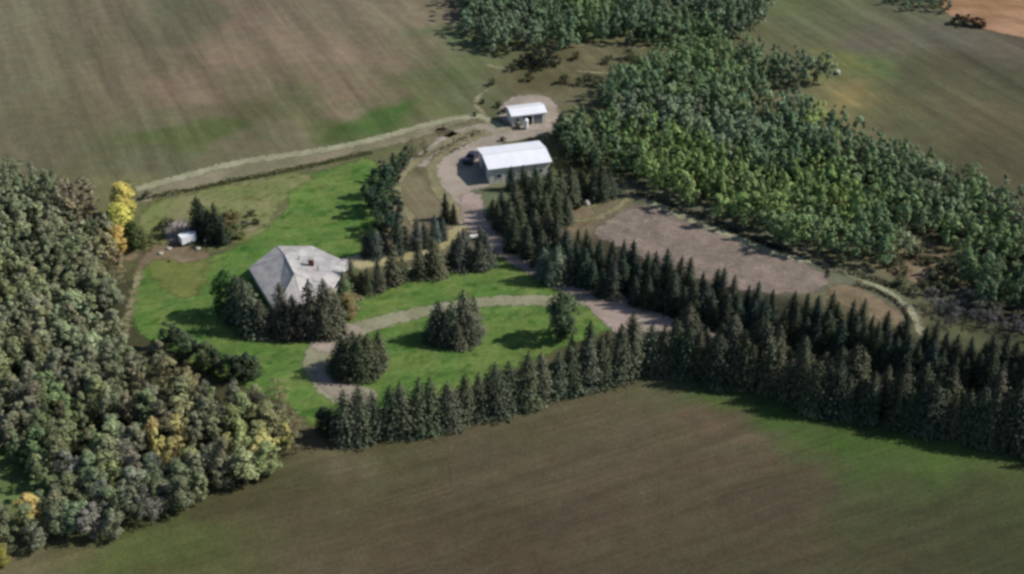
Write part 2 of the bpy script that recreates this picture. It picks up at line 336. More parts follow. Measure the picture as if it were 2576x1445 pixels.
GPATH = earth_mat('cream_path', (168, 160, 124), (152, 144, 106), 1.2, .15, 1.6, .15)
# circular drive and the road to the yard
stroke('driveway', [(905,1000,5.5),(850,985,5.2),(800,940,4.4),(795,890,4.4),(850,845,4.6),(950,812,3.6),(1060,785,3.0),(1200,760,3.0),(1330,755,3.2),(1420,758,3.4),(1480,752,4)], .05, PALE)
area('driveway', [(785,930),(850,940),(940,1000),(900,1020),(850,1010),(800,970)], .056, GRAVEL, .6, 1.2)
area('forecourt', [(770,850),(820,840),(840,815),(880,812),(920,830),(880,860),(850,890),(800,890)], .056, GRAVEL, .6, 1.2)
stroke('road', [(1185,500,4.5),(1190,560,4.5),(1260,620,4.8),(1330,665,4.8),(1400,705,5),(1500,745,5.5),(1590,788,6),(1680,820,4.4),(1800,860,3.4),(2000,922,3.4),(2250,996,3.4),(2576,1070,3.4),(2700,1100,3.4)], .062, MAINRD)
stroke('garden_path', [(868,662,3.6),(910,660,5.0),(960,652,5.2),(1040,636,5.0),(1100,616,4.4),(1135,594,3.4),(1160,572,2.2),(1215,568,2.0),(1245,590,2.0),(1250,630,2.0)], .056, GPATH)
stroke('garden_path', [(890,700,2.0),(880,740,2.4),(885,790,1.8)], .04, BARE)
stroke('garden_path', [(1000,690,.8),(1060,665,.8),(1130,655,.8),(1240,655,.8)], .05, TAN)
area('road', [(1450,738),(1560,748),(1650,790),(1720,822),(1620,842),(1560,850),(1500,796)], .066, MAINRD, .5, 1.4)
area('bare_patch', [(655,800),(700,800),(725,850),(690,866),(650,845)], .04, earth_mat('pinkish_bed', (150,128,124), (124,106,100), 1.0, .2, 1.4, .2), .5, 1.2)
# left side trails
stroke('worn_path', [(300,655,1.6),(345,645,3.0),(400,628,2.2),(470,605,2.2),(500,595,1.6)], .05, BARE)
stroke('worn_path', [(372,640,1.2),(352,680,1.4),(338,730,1.0),(322,800,1.0),(316,850,.8)], .05, TAN)
area('bare_patch', [(395,615),(440,618),(520,632),(530,650),(470,665),(410,650),(370,660),(350,690),(338,665)], .052, BARE, .5, 1.4)
stroke('worn_path', [(585,605,.8),(592,570,1.2),(608,553,.9),(660,572,1.0),(600,582,1.0)], .05, TAN)
area('bare_patch', [(420,560),(460,550),(490,570),(495,600),(460,620),(430,610),(405,590)], .055, earth_mat('grey_dirt', (146,136,130), (122,116,108), 1.0, .2, 1.4, .2), .5, 1.2)
# tilled plot with its grassy banks
area('grassy_bank', [(1540,470),(1640,490),(1800,560),(1950,620),(2100,680),(2230,740),(2290,790),(2290,830),(2200,800),(2080,720),(1950,650),(1800,590),(1650,520),(1570,500)], .02, BANK, .8, 1.6)
area('tilled_plot', [(1590,520),(1650,518),(1700,545),(1850,600),(1960,640),(2085,690),(2080,722),(2040,740),(1900,740),(1700,690),(1560,620),(1480,590),(1540,545)], .03, PLOT, .8, 1.6)
area('bare_patch', [(2070,720),(2150,715),(2230,760),(2280,790),(2270,830),(2180,800),(2100,760)], .04, BARE, .6, 1.6)
area('bare_patch', [(1400,520),(1450,505),(1500,525),(1480,560),(1440,590),(1400,570)], .03, BARE, .6, 1.6)
area('bare_patch', [(2240,665),(2340,650),(2400,665),(2390,700),(2300,715),(2240,700)], .03, BARE, .8, 2.2)
stroke('trail', [(1570,455,1.2),(1590,490,1.6),(1560,520,1.5),(1500,552,1.4),(1430,560,1.4)], .06, TAN)
stroke('trail', [(1555,480,.8),(1530,505,1.0),(1480,525,1.0)], .06, TAN)
stroke('trail', [(1620,505,1.6),(1740,556,1.8),(1840,596,1.8),(1960,640,2.0),(2080,668,1.6),(2200,716,1.4),(2275,760,1.3),(2310,810,1.2),(2316,850,1.0)], .05, LINE)
# old clearing north of the yard
for pl in ([(1320,122),(1420,116),(1500,112),(1620,120)], [(1455,180),(1520,186),(1580,180)], [(1230,165),(1290,182)], [(1220,230),(1190,260),(1225,300)]):
    stroke('worn_path', [(x, y, 1.3) for x, y in pl], .04, TAN)
area('bare_patch', [(1265,255),(1310,238),(1380,240),(1405,270),(1410,310),(1370,330),(1300,330),(1250,300)], .045, GRAVEL, .6, 1.6)

# ------------------------------------------------------------------ foliage meshes
def quads(Cn, Nn, size, rng, aspect=.75):
    n_ = len(Cn); nn = Nn/np.maximum(np.linalg.norm(Nn, axis=1, keepdims=True), 1e-6)
    r = rng.normal(size=(n_, 3)); u = np.cross(nn, r); u /= np.maximum(np.linalg.norm(u, axis=1, keepdims=True), 1e-6)
    v = np.cross(nn, u); a_ = size[:, None]*.5; c_ = a_*aspect
    V = np.stack([Cn-u*a_, Cn-v*c_, Cn+u*a_, Cn+v*c_], 1).reshape(-1, 3)
    return V, np.arange(4*n_).reshape(-1, 4)
def crown_arrays(seed, H=8.0, rx=2.2, lo=.24, K=24, L=42, leaf=(.26, .5), open_=1.0, lean=0):
    rng = np.random.default_rng(seed); cz = H*(lo+1)/2; rz = H*(1-lo)/2
    Cs = []; Ns = []
    for k_ in range(K):
        t = rng.uniform(0, 1); pr = min(1, .66+1.1*t)*math.sqrt(max(0, 1-t**2.3)); az = rng.uniform(0, 6.283); u_ = rng.uniform(.25, .88)**.7
        cr = rng.uniform(.5, 1.0)*rx/2.1*min(1, .62+pr*.5)
        c = np.array([math.cos(az)*pr*rx*u_, math.sin(az)*pr*rx*u_, lo*H+cr*.5+t*(H*(1-lo)-cr*1.3)-cz]); c[:2] += rng.normal(size=2)*.2
        q = rng.normal(size=(L, 3)); q /= np.linalg.norm(q, axis=1, keepdims=True); q[:, 2] = np.where(q[:, 2] < -.2, -q[:, 2], q[:, 2])
        rad = cr*rng.uniform(.6, 1.1, size=(L, 1))*open_
        Cs.append(c+q*rad+np.array([0, 0, cz])); cd_ = np.array([c[0], c[1], c[2]*.6+.6]); cd_ /= max(np.linalg.norm(cd_), .3)
        Ns.append(q+np.array([0, 0, .25])+cd_*.6+rng.normal(size=(L, 3))*.28)
    Cs = np.concatenate(Cs); Ns = np.concatenate(Ns)
    Cs[:, 2] = np.maximum(Cs[:, 2], .35)
    return quads(Cs, Ns, rng.uniform(*leaf, size=len(Cs)), rng)
def spruce_arrays(seed, H=10.0, r0=2.4, tiers=30, ragged=.2):
    rng = np.random.default_rng(seed); Cs = []; Ns = []; Sz = []
    for t in range(tiers):
        z = .35+(H-.5)*t/tiers; f_ = 1-z/H; r = r0*min(1, .75+z*.2)*(max(0, 1-(1-f_)**2.2)**.75)*rng.uniform(1-ragged, 1+ragged*.6)+.1; nb = 4+int(r*6.5)
        for i in range(nb):
            a_ = 2*math.pi*(i+rng.uniform(-.4, .4))/nb; rr = r*rng.uniform(.7, 1.12); ns = max(2, int(rr/.42)+1)
            for j in range(ns):
                q = (j+.75)/ns*rr; zz = z-q*.28+rng.normal()*.06
                Cs.append((q*math.cos(a_)+rng.normal()*.07, q*math.sin(a_)+rng.normal()*.07, max(zz, .12)))
                Ns.append((math.cos(a_)*.9+rng.normal()*.2, math.sin(a_)*.9+rng.normal()*.2, .55+rng.normal()*.12)); Sz.append(rng.uniform(.38, .72)*(1-.35*t/tiers))
    Cs.append((0, 0, H-.15)); Ns.append((1, 0, .2)); Sz.append(.5); Cs.append((0, 0, H-.15)); Ns.append((0, 1, .2)); Sz.append(.5)
    return quads(np.array(Cs), np.array(Ns), np.array(Sz), rng, .8)
def trunk_arrays(seed, H, r, limbs=5, top=.8, spread=1.2):
    rr = random.Random(seed); mb = MB(); p = Vector((0, 0, -.1)); n_ = 5
    pts = [Vector((rr.uniform(-.1, .1)*i*.5, rr.uniform(-.1, .1)*i*.5, H*top*i/n_)) for i in range(n_+1)]; pts[0].z = -.1
    for i in range(n_): mb.tube(pts[i], pts[i+1], r*(1-i/n_*.8), r*(1-(i+1)/n_*.8), 6)
    for i in range(limbs):
        a_ = rr.uniform(0, 6.28); z = rr.uniform(.3, .65)*H*top; q = pts[int(z/(H*top)*n_)]
        mb.tube((q.x, q.y, z), (q.x+math.cos(a_)*spread, q.y+math.sin(a_)*spread, z+rr.uniform(.8, 1.8)), r*.4, r*.12, 5)
    return mb
def proto(name, V, F, mat):
    me = bpy.data.meshes.new(name); n_ = len(F); V = V.astype(np.float32)
    me.vertices.add(len(V)); me.vertices.foreach_set('co', V.ravel()); me.loops.add(n_*4); me.loops.foreach_set('vertex_index', F.astype(np.int32).ravel())
    me.polygons.add(n_); me.polygons.foreach_set('loop_start', np.arange(0, n_*4, 4, dtype=np.int32)); me.update(calc_edges=True)
    me.materials.append(mat); return me
def tproto(name, mb, mat):
    me = bpy.data.meshes.new(name); me.from_pydata([tuple(v) for v in mb.V], [], mb.F); me.materials.append(mat); return me
LITE_ARR = [crown_arrays(400+i, 8.0, [2.2, 1.9, 2.5, 2.1, 1.8, 2.3][i], .1, [15, 13, 17, 15, 13, 16][i], 26, (.42, .85)) for i in range(6)]
LEAF_ARR = [crown_arrays(100+i, 8.0, [2.2, 1.9, 2.5, 2.1, 1.7, 2.3, 2.0, 2.4][i], [.06, .1, .04, .08, .05, .12, .08, .03][i], [30, 26, 34, 28, 24, 30, 28, 32][i], 44, (.3, .56)) for i in range(8)]
LEAF = [proto('leafy_crown', *a_, M['leaf']) for a_ in LEAF_ARR]
FINE = [proto('leafy_crown_fine', *crown_arrays(140+i, 8.0, 2.3, .03, 60, 74, (.2, .44)), M['leaf']) for i in range(3)]
THIN = [proto('thin_crown', *crown_arrays(160+i, 8.0, 1.8, .12, 22, 34, (.16, .32), 1.15), M['leaf']) for i in range(3)]
BUSH = [proto('bush_foliage', *crown_arrays(180+i, 2.2, 1.3, .0, 14, 34, (.16, .34)), M['leaf']) for i in range(4)]
SPR = [proto('needle_crown', *spruce_arrays(200+i, 10.0, [2.6, 2.3, 2.8, 2.4, 2.2, 2.7, 2.9, 2.0][i], 28, [.25, .35, .2, .3, .4, .45, .35, .3][i]), M['needle']) for i in range(8)]
TRK = [tproto('tree_trunk', trunk_arrays(i, 8.0, .16), M['bark']) for i in range(3)]
STRK = [tproto('spruce_trunk', trunk_arrays(20+i, 10.0, .15, 0, .96), M['bark']) for i in range(2)]
BTRK = [tproto('bush_stems', trunk_arrays(30, 2.2, .05, 6, .7, .6), M['bark'])]
def plant(name, p, h, crown, trunk, H0, colr, label, cat, group=None, wide=1.0):
    e = empty(name, p, R.uniform(0, 6.28)); s_ = h/H0
    e.rotation_euler.x = R.uniform(-.05, .05); e.rotation_euler.y = R.uniform(-.05, .05)
    tr = bpy.data.objects.new('stem' if 'bush' in name or 'shrub' in name else 'trunk', trunk); cr = bpy.data.objects.new('foliage' if 'bush' in name or 'shrub' in name else 'crown', crown)
    for o in (tr, cr): C.objects.link(o); o.parent = e
    e.scale = (s_*wide, s_*wide, s_)
    j = [R.uniform(.86, 1.14) for _ in range(3)]; m_ = R.uniform(.86, 1.14)
    gain = (1.62 if group and 'wood' in group else 1.5) if 'leafy' in name else 1.2; lc_ = lin(colr); gm = sum(lc_)/3
    cr.color = (*[min(.8, (c*.74+gm*q0*.26)*gain*m_*(1+(q-1)*.5)) for c, q, q0 in zip(lc_, j, (.99, 1.08, .76))], 1)
    tag(e, label, cat, group); return e
def spruce(px, py, hpx, colr, label, group=None, wide=1.0, vis=1.0):
    h = pxh(px, py, hpx)
    return plant('spruce_tree', U(px, py), h, R.choice(SPR), R.choice(STRK), 10.0, colr, label, 'spruce tree', group, wide*8.8/h if False else wide)
def leafy(px, py, hpx, colr, label, group=None, wide=1.0, kind=None):
    return plant('leafy_tree', U(px, py), pxh(px, py, hpx), R.choice(kind or FINE), R.choice(TRK), 8.0, colr, label, 'leafy tree', group, wide)
def bush(px, py, hpx, colr, label, group=None, wide=1.0):
    return plant('bush', U(px, py), pxh(px, py, hpx), R.choice(BUSH), BTRK[0], 2.2, colr, label, 'bush', group, wide)

# ------------------------------------------------------------------ spruces
DK = (60, 70, 54); DK2 = (76, 80, 60); DKB = (56, 70, 60)
def interp(line, x):
    for (x0, y0), (x1, y1) in zip(line[:-1], line[1:]):
        if x0 <= x <= x1: return y0+(y1-y0)*(x-x0)/(x1-x0)
    return line[-1][1]
def nth(i):
    return ('first', 'second', 'third', 'fourth', 'fifth', 'sixth', 'seventh', 'eighth', 'ninth', 'tenth')[i-1] if i < 11 else f"{i}{'th' if 10 < i % 100 < 14 else {1:'st',2:'nd',3:'rd'}.get(i % 10, 'th')}"
def cluster(pts, cols, phrase, group, wide=1.1, fn=None, kind=None, adj='spruce'):
    pts = sorted(pts)
    for i, (x, y, h) in enumerate(pts):
        t = f'{nth(i+1)} {adj} from the left, {phrase}' if i else f'leftmost {adj}, {phrase}'
        if fn: fn(x, y, h, R.choice(cols), t, group, wide, kind)
        else: spruce(x, y, h, R.choice(cols), t, group, wide)
def row(line, x0, x1, step, h, label, group, cols, jx=5, jy=5, hj=.13, wide=1.0, dy=0, gaps=True):
    x = x0; k_ = 0
    while x <= x1:
        nxt = x+step*R.uniform(.85, 1.15)
        lb, gp = f'{nth(k_+1)} spruce from the left end in the {label}', group
        hh = (h(x) if callable(h) else h)*R.uniform(1-hj*1.6, 1+hj)
        if gaps and R.random() < .04: x = nxt; continue
        spruce(x+R.uniform(-jx, jx), interp(line, x)+dy+R.uniform(-jy, jy), hh, R.choice(cols), lb, gp, wide*R.uniform(.85, 1.12)); x = nxt; k_ += 1
RA = [(860,1104),(930,1102),(985,1090),(1060,1080),(1165,1058),(1275,1030),(1375,1000),(1480,972),(1540,952),(1640,926)]
row(RA, 868, 1640, 38, 120, 'single row between circular drive and bottom field', 'spruces in the single row by the circular drive', [(78,86,66), (72,82,62), (86,90,72)], 4, 4, .1, 1.15, gaps=False)
row([(1430,926),(1640,892)], 1440, 1610, 38, 98, 'short second line behind the bend', 'spruces behind the bend of the lower row', [DK2, DK], 6, 8, .12, 1.0)
RB = [(1640,926),(1726,934),(1812,958),(1948,986),(2020,1018),(2224,1060),(2437,1102),(2576,1134),(2760,1180)]
hB = lambda x: 112+(x-1640)*.012
row(RB, 1665, 2700, 29, hB, 'front line of the lower shelterbelt', 'spruces in the front line of the lower shelterbelt', [DK2, DK, (74,78,58)], 6, 6, .14, 1.0)
row(RB, 1690, 2720, 30, lambda x: hB(x)*.97, 'rear line of the lower shelterbelt', 'spruces in the rear line of the lower shelterbelt', [DK2, (84,86,68), (76,80,62)], 6, 7, .24, 1.0, -46)
RC = [(1330,572),(1402,645),(1478,660),(1519,672),(1568,690),(1659,712),(1702,730),(1800,765),(1912,802),(2034,826),(2152,852),(2260,886),(2400,922),(2576,956),(2760,1000)]
RD = [(1290,600),(1400,696),(1500,732),(1600,762),(1700,790),(1800,814),(1912,842),(2034,868),(2152,898),(2260,930),(2400,966),(2576,1002),(2760,1050)]
row(RC, 1395, 2720, 29, lambda x: 88+(x-1400)*.003, 'rear line of the upper shelterbelt', 'spruces in the rear line of the upper shelterbelt', [DK, DKB, DK2], 6, 6, .16, .95)
row(RD, 1375, 2720, 28, lambda x: 84+(x-1400)*.008, 'front line of the upper shelterbelt', 'spruces in the front line of the upper shelterbelt', [DK, DKB], 6, 6, .14, 1.0)
row([(p[0], (p[1]+interp(RC, p[0]))/2) for p in RD[1:]], 1420, 1700, 30, 92, 'middle line of the upper shelterbelt', 'spruces in the middle of the upper shelterbelt', [DK, DKB], 6, 6)
cluster([(1322,528,112),(1353,535,116),(1381,532,112),(1408,522,100),(1434,515,98),(1300,560,104),(1335,572,96),(1368,578,98),(1398,570,92),(1278,585,84),(1312,605,92),(1345,618,96),(1378,628,96),(1264,545,70),(1425,560,70),(1252,575,66),(1290,630,84),(1325,650,92),(1360,668,90),(1238,548,48),(1300,530,80)],
    [(72,82,58), DK2, (60,72,54)], 'in the dense clump in front of the long white roof', 'spruces in the clump in front of the white-roofed building', 1.0)
spruce(1286, 478, 58, DKB, 'small dark spruce standing right against the front wall of the white-roofed building', wide=1.0)
cluster([(1466,498,70),(1490,503,84),(1512,500,88),(1532,494,66),(1448,505,60)], [DK, (60,68,44)], 'in the group beside the curved trail', 'spruces beside the curved trail', 1.15)
for x, y, h, t in [(1122,552,66,'dark pointed spruce alone at the bottom edge of the farmyard gravel'),(1142,562,50,'short dark spruce just right of the pointed one at the yard edge')]:
    spruce(x, y, h, (52,54,42), t, wide=1.0)
# line of trees between the house and the yard
cluster([(925,644,56),(945,646,72),(968,636,54),(1000,638,84),(1022,630,60),(1048,626,76),(1072,620,60),(1094,614,74),(1112,602,58)],
    [DKB, (76,86,80), (68,74,64)], 'in the back line beyond the tan path', 'spruces beyond the tan path', 1.1)
cluster([(888,724,76),(908,730,50),(928,734,64),(954,732,80),(990,716,102),(1014,704,58),(1055,698,90),(1076,694,60),(1098,692,94)],
    [DK2, (84,88,62), (92,88,66)], 'in the front line between tan path and lawn', 'spruces between the tan path and the lawn', 1.1)
cluster([(1152,676,92),(1180,672,64),(1205,676,74),(1224,668,84),(1164,655,80),(1212,640,70),(1142,660,60)], [(66,72,62), (76,80,70)], 'in the round group inside the path loop', 'spruces in the round group inside the path loop', 1.2)
spruce(872, 764, 82, (98,106,74), 'light olive cone-shaped spruce by the right corner of the grey roof', wide=1.2)
# at the house
for x, y, h, wd, c, t in [(600,804,112,1.2,(70,80,62),'tall spruce left of the house with its shadow across the lawn'),(634,830,124,1.15,(82,90,72),'tall grey-green spruce at the front left corner of the grey roof'),(664,842,84,1.1,(90,92,78),'spruce just right of the one at the front left roof corner')]:
    spruce(x, y, h, c, t, None, wd)
cluster([(716,834,118),(742,840,98),(764,838,80),(782,842,136),(804,840,92),(828,838,130),(850,826,96),(702,848,64),(760,850,80),(815,850,84),(728,852,74)],
    [(78,76,62), (70,68,56), (84,84,70)], 'in the cluster hiding the front wall of the house', 'spruces hiding the front wall of the house', 1.05)
leafy(578, 790, 104, (52,84,36), 'deep green rounded tree behind the tall spruces left of the house', wide=1.1)
leafy(872, 800, 62, (118,104,66), 'tan autumn-coloured low tree right of the spruces in front of the house', wide=1.3)
bush(882, 770, 30, (120,106,74), 'tan bush behind the tan low tree at the right corner of the house', wide=1.3)
# lawn groups
cluster([(1106,852,96),(1124,864,74),(1140,860,96),(1168,848,116),(1190,836,90),(1180,860,72),(1152,874,62),(1090,842,60)],
    [(76,82,66), (66,72,56), (84,84,70)], 'in the cluster in the middle of the drive island', 'spruces in the middle of the drive island', 1.3)
cluster([(858,930,86),(882,942,100),(905,946,92),(930,940,96),(954,926,90),(895,915,80),(930,910,70),(866,952,60),(944,946,60),(910,930,90)],
    [(58,68,50), (76,78,58), (66,72,54)], 'in the cluster inside the left bend of the drive', 'spruces inside the left bend of the drive', 1.35)
for x, y, h, t in [(1364,704,84,'left one of the two slender spruces at the right end of the lawn'),(1402,708,94,'right one of the two slender spruces at the right end of the lawn'),(1384,716,62,'short spruce in front of the two slender ones at the right end of the lawn')]:
    spruce(x, y, h, (98,112,92), t, wide=1.2)
leafy(1418, 848, 112, (66,84,54), 'large dense green tree alone at the right of the drive island', wide=1.15)
# at the trailer
for x, y, h, t in [(503,590,94,'tall pointed dark spruce behind the white trailer'),(550,602,90,'second pointed dark spruce right of the white trailer'),(530,604,76,'broad dark spruce between the two pointed ones by the white trailer'),(562,616,58,'low dark spruce at the right edge of the group by the white trailer'),(514,577,66,'rearmost dark spruce of the group by the white trailer')]:
    spruce(x, y, h, (44,56,40), t, wide=1.2)
# dark trees left of the yard
cluster([(948,496,70),(978,486,72),(1003,468,62),(1012,432,54),(940,545,74),(965,532,76),(990,522,74),(1000,562,68),(975,574,74),(955,590,64),(985,604,62),(1024,414,46),(992,440,54),(966,455,54),(925,520,56),(1004,592,54)],
    [(50,72,52), (56,74,50), (44,64,52)], 'between lawn and farmyard', 'dark trees between the lawn and the farmyard', .95, leafy, LEAF, 'dark blue-green leafy tree')
cluster([(1036,396,44),(1068,392,42)], [(84,86,60)], 'below the track by the yard', 'small thin trees at the left yard corner', 1.2, leafy, THIN, 'small thin olive tree')
# hedge of dark trees on the lower left of the lawn
cluster([(432,874,64),(452,890,60),(474,904,66),(500,918,62),(525,932,70),(550,940,58),(575,950,64),(602,958,62),(628,960,66),(646,952,52),(440,856,40)],
    [(58,72,50), (52,64,48), (66,76,54)], 'in the diagonal row beside the left wood', 'dark low trees in the diagonal row by the left wood', 1.15, leafy, LEAF, 'dark low leafy tree')
for x, y, h, t in [(822,1090,66,'dark rounded tree at the lower left end of the single spruce row'),(850,1104,58,'small dark tree right beside the rounded one at the row end')]:
    leafy(x, y, h, (44,56,44), t, None, 1.2)
# yellow autumn trees
for x, y, h, c, t in [(312,545,84,(178,166,66),'bright yellow autumn tree at the left end of the track, the farthest of three'),(306,590,76,(176,166,60),'bright yellow autumn tree at the left end of the track, the middle one of three'),(308,634,64,(182,150,72),'orange-yellow autumn tree at the left end of the track, nearest to the worn path'),
                      (342,628,66,(66,76,38),'small dark green tree just right of the yellow autumn trees'),(326,575,52,(96,102,44),'olive tree tucked between the yellow autumn trees'),(84,1330,78,(178,152,72),'golden autumn tree near the lower left corner, above a green clearing'),(8,1420,50,(126,124,44),'yellow-green round tree at the very left edge near the bottom')]:
    leafy(x, y, h, c, t, wide=1.25 if h > 60 else 1.1)
bush(328, 490, 30, (120,122,66), 'olive bush above the yellow autumn trees at the end of the track')

# ------------------------------------------------------------------ woods
def region(poly, s_):
    pl = np.array(W2(poly)); x0, y0 = pl.min(0); x1, y1 = pl.max(0); out = []; y = y0; k_ = 0
    while y < y1:
        x = x0+(s_/2 if k_ % 2 else 0)
        while x < x1: out.append((x+R.uniform(-.3, .3)*s_, y+R.uniform(-.3, .3)*s_)); x += s_
        y += s_*.87; k_ += 1
    P_ = np.array(out); return P_[inpoly(P_, [tuple(q) for q in pl])]
LWc = [(40,480,(92,98,74)),(160,480,(84,88,66)),(220,500,(110,90,80)),(250,550,(100,78,66)),(100,560,(96,100,76)),(200,600,(104,100,80)),(60,680,(100,104,78)),(180,700,(88,94,64)),(80,760,(112,112,72)),(230,760,(92,94,66)),(310,690,(120,98,68)),(100,850,(112,112,84)),(250,900,(116,114,90)),(30,960,(100,102,66)),(60,1020,(100,98,84)),(180,980,(96,100,70)),(340,930,(100,104,74)),(400,960,(104,108,82)),(20,1090,(78,72,64)),(150,1080,(92,108,62)),(260,1060,(88,92,66)),(380,1060,(108,96,66)),(480,1000,(110,92,60)),(560,1030,(80,72,62)),(640,1020,(110,100,78)),(530,1080,(92,80,72)),(600,1090,(112,118,64)),(680,1080,(110,116,62)),(740,1070,(118,84,62)),(770,1110,(110,92,60)),(680,1150,(136,132,72)),(620,1170,(122,122,66)),(560,1200,(120,122,68)),(430,1140,(130,118,64)),(300,1130,(96,106,72)),(120,1160,(84,96,58)),(180,1200,(110,112,72)),(350,1200,(88,90,76)),(380,1240,(84,78,84)),(280,1250,(96,90,94)),(450,1230,(84,84,70)),(520,1240,(104,100,70)),(320,1300,(92,94,74)),(420,1300,(84,92,64)),(200,1320,(74,84,60)),(160,1380,(84,88,62)),(260,1370,(92,92,66)),(80,1230,(92,102,60))]
RWc = [(1180,60,(60,72,64)),(1280,90,(78,80,76)),(1400,80,(64,76,62)),(1480,60,(88,104,62)),(1560,70,(62,74,66)),(1700,50,(72,78,70)),(1800,60,(68,74,66)),(1900,60,(72,74,70)),(1700,110,(68,84,58)),(1650,200,(76,92,62)),(1780,190,(86,104,58)),(1800,160,(84,100,60)),(1900,180,(62,70,56)),(2020,190,(66,66,60)),(1520,250,(56,72,60)),(1620,260,(64,80,60)),(1700,260,(74,88,60)),(1800,280,(84,96,68)),(1640,300,(90,90,88)),(1760,330,(92,96,84)),(1900,280,(78,88,66)),(1980,300,(72,82,68)),(2060,320,(120,128,62)),(2100,360,(68,78,66)),(2200,380,(74,80,62)),(1450,380,(60,72,54)),(1500,420,(58,68,48)),(1560,390,(92,106,56)),(1640,410,(96,112,50)),(1740,450,(100,114,46)),(1850,480,(98,110,52)),(1850,400,(88,94,84)),(1950,430,(70,88,64)),(1950,520,(96,108,50)),(2050,480,(92,108,46)),(2100,560,(104,118,46)),(2060,600,(86,98,58)),(2180,620,(72,90,60)),(2150,500,(82,98,56)),(2240,560,(88,100,60)),(2200,460,(72,84,60)),(2300,450,(78,84,66)),(2360,520,(74,80,68)),(2300,600,(86,90,72)),(2440,520,(84,94,60)),(2420,600,(88,102,62)),(2500,640,(80,94,58)),(2540,560,(82,82,72)),(2480,720,(74,92,58)),(2560,760,(64,72,50)),(2280,20,(52,64,56)),(2430,60,(46,40,28))]
WL = [(-160,480),(60,470),(200,500),(262,530),(268,600),(296,650),(322,700),(300,760),(290,830),(326,880),(396,935),(470,985),(560,1012),(650,1026),(720,1044),(785,1105),(778,1138),(700,1192),(600,1236),(500,1275),(430,1318),(320,1350),(220,1380),(140,1400),(-160,1420)]
WT = [(1155,30),(1165,95),(1240,135),(1440,135),(1480,105),(1560,112),(1720,124),(1850,114),(1920,78),(1940,20),(1960,-50),(1140,-50)]
WR = [(1500,262),(1600,190),(1700,142),(1850,142),(1950,175),(2090,208),(2070,222),(1920,226),(1880,262),(2040,300),(2180,370),(2310,425),(2450,500),(2576,540),(2760,600),(2760,900),(2576,812),(2470,780),(2420,735),(2400,690),(2392,625),(2330,600),(2288,610),(2272,650),(2226,690),(2110,668),(1950,618),(1800,564),(1640,494),(1560,450),(1450,440),(1405,395),(1400,345),(1540,330)]
WH = [(2225,-30),(2225,26),(2300,30),(2390,36),(2400,-30)]
CLR = [U(-80,1170), U(60,1170), U(110,1260), U(90,1335), U(-80,1375)]; CLR = [(v.x, v.y) for v in CLR]
def cfield(spots):
    p = np.array([[U(a_, b_).x, U(a_, b_).y] for a_, b_, _ in spots]); c = [s_[2] for s_ in spots]
    def f(x, y):
        d = ((p-np.array([x+R.gauss(0, 1.6), y+R.gauss(0, 2.4)]))**2).sum(1); return c[int(d.argmin())]
    return f
cl, cr_ = cfield(LWc), cfield(RWc)
def word(c):
    r_, g_, b_ = c
    if r_ > 125: return 'yellow'
    if r_ > g_+6: return 'brown'
    if b_ > g_-10: return 'grey'
    if g_ > b_+42: return 'yellow-green'
    return 'olive' if r_ > g_-9 else 'green'
trees = []
Pl = region(WL, 3.05); Pl = Pl[~inpoly(Pl, CLR)]
for x, y in Pl: trees.append((x, y, 'left', cl(x, y)))
for poly, s_, zn in ((WT, 2.9, 'top'), (WR, 2.8, 'right'), (WH, 2.6, 'hedge')):
    for x, y in region(poly, s_): trees.append((x, y, zn, cr_(x, y)))
trees.sort(key=lambda t: t[0]**2+t[1]**2)
def vis(x, y):
    d = Vector((x, y, -CAM_H)); b_ = d.dot(Vector((0, cp, -sp))); u_ = d.x/b_*FPX; v_ = d.dot(Vector((0, sp, cp)))/b_*FPX
    return abs(u_) < 1300 and -740 < v_ < 760
singles = 0; SV = []; SC = []
SUB = {'left': [(150,520,'near the track end of the left wood'),(60,650,'in the upper left corner of the left wood'),(280,620,'beside the yellow autumn trees'),(270,740,'in the left wood beside the worn path'),(80,850,'at the left frame edge of the left wood'),(230,900,'in the middle of the left wood'),(380,960,'in the left wood behind the diagonal dark row'),(600,1030,'at the tip of the left wood by the lawn'),(680,1150,'at the tip of the left wood by the bottom field'),(520,1220,'at the lower edge of the left wood'),(430,1110,'in the broad lower part of the left wood'),(230,1120,'in the left wood above the grey patch'),(340,1260,'in the grey patch of the left wood'),(150,1340,'by the golden tree in the lower left corner'),(60,1090,'above the green clearing at the left frame edge')]}
SUBW = {k_: [(U(a_, b_), t_) for a_, b_, t_ in v_] for k_, v_ in SUB.items()}
def subzone(x, y, zn):
    if zn not in SUBW: return 'in the '+ZN[zn]
    return min(SUBW[zn], key=lambda q: (q[0].x-x)**2+(q[0].y-y)**2)[1]
ZN = {'left': 'wood left of the lawn', 'right': 'wood beyond the tilled plot', 'top': 'wood at the top of the photo', 'hedge': 'far hedge'}
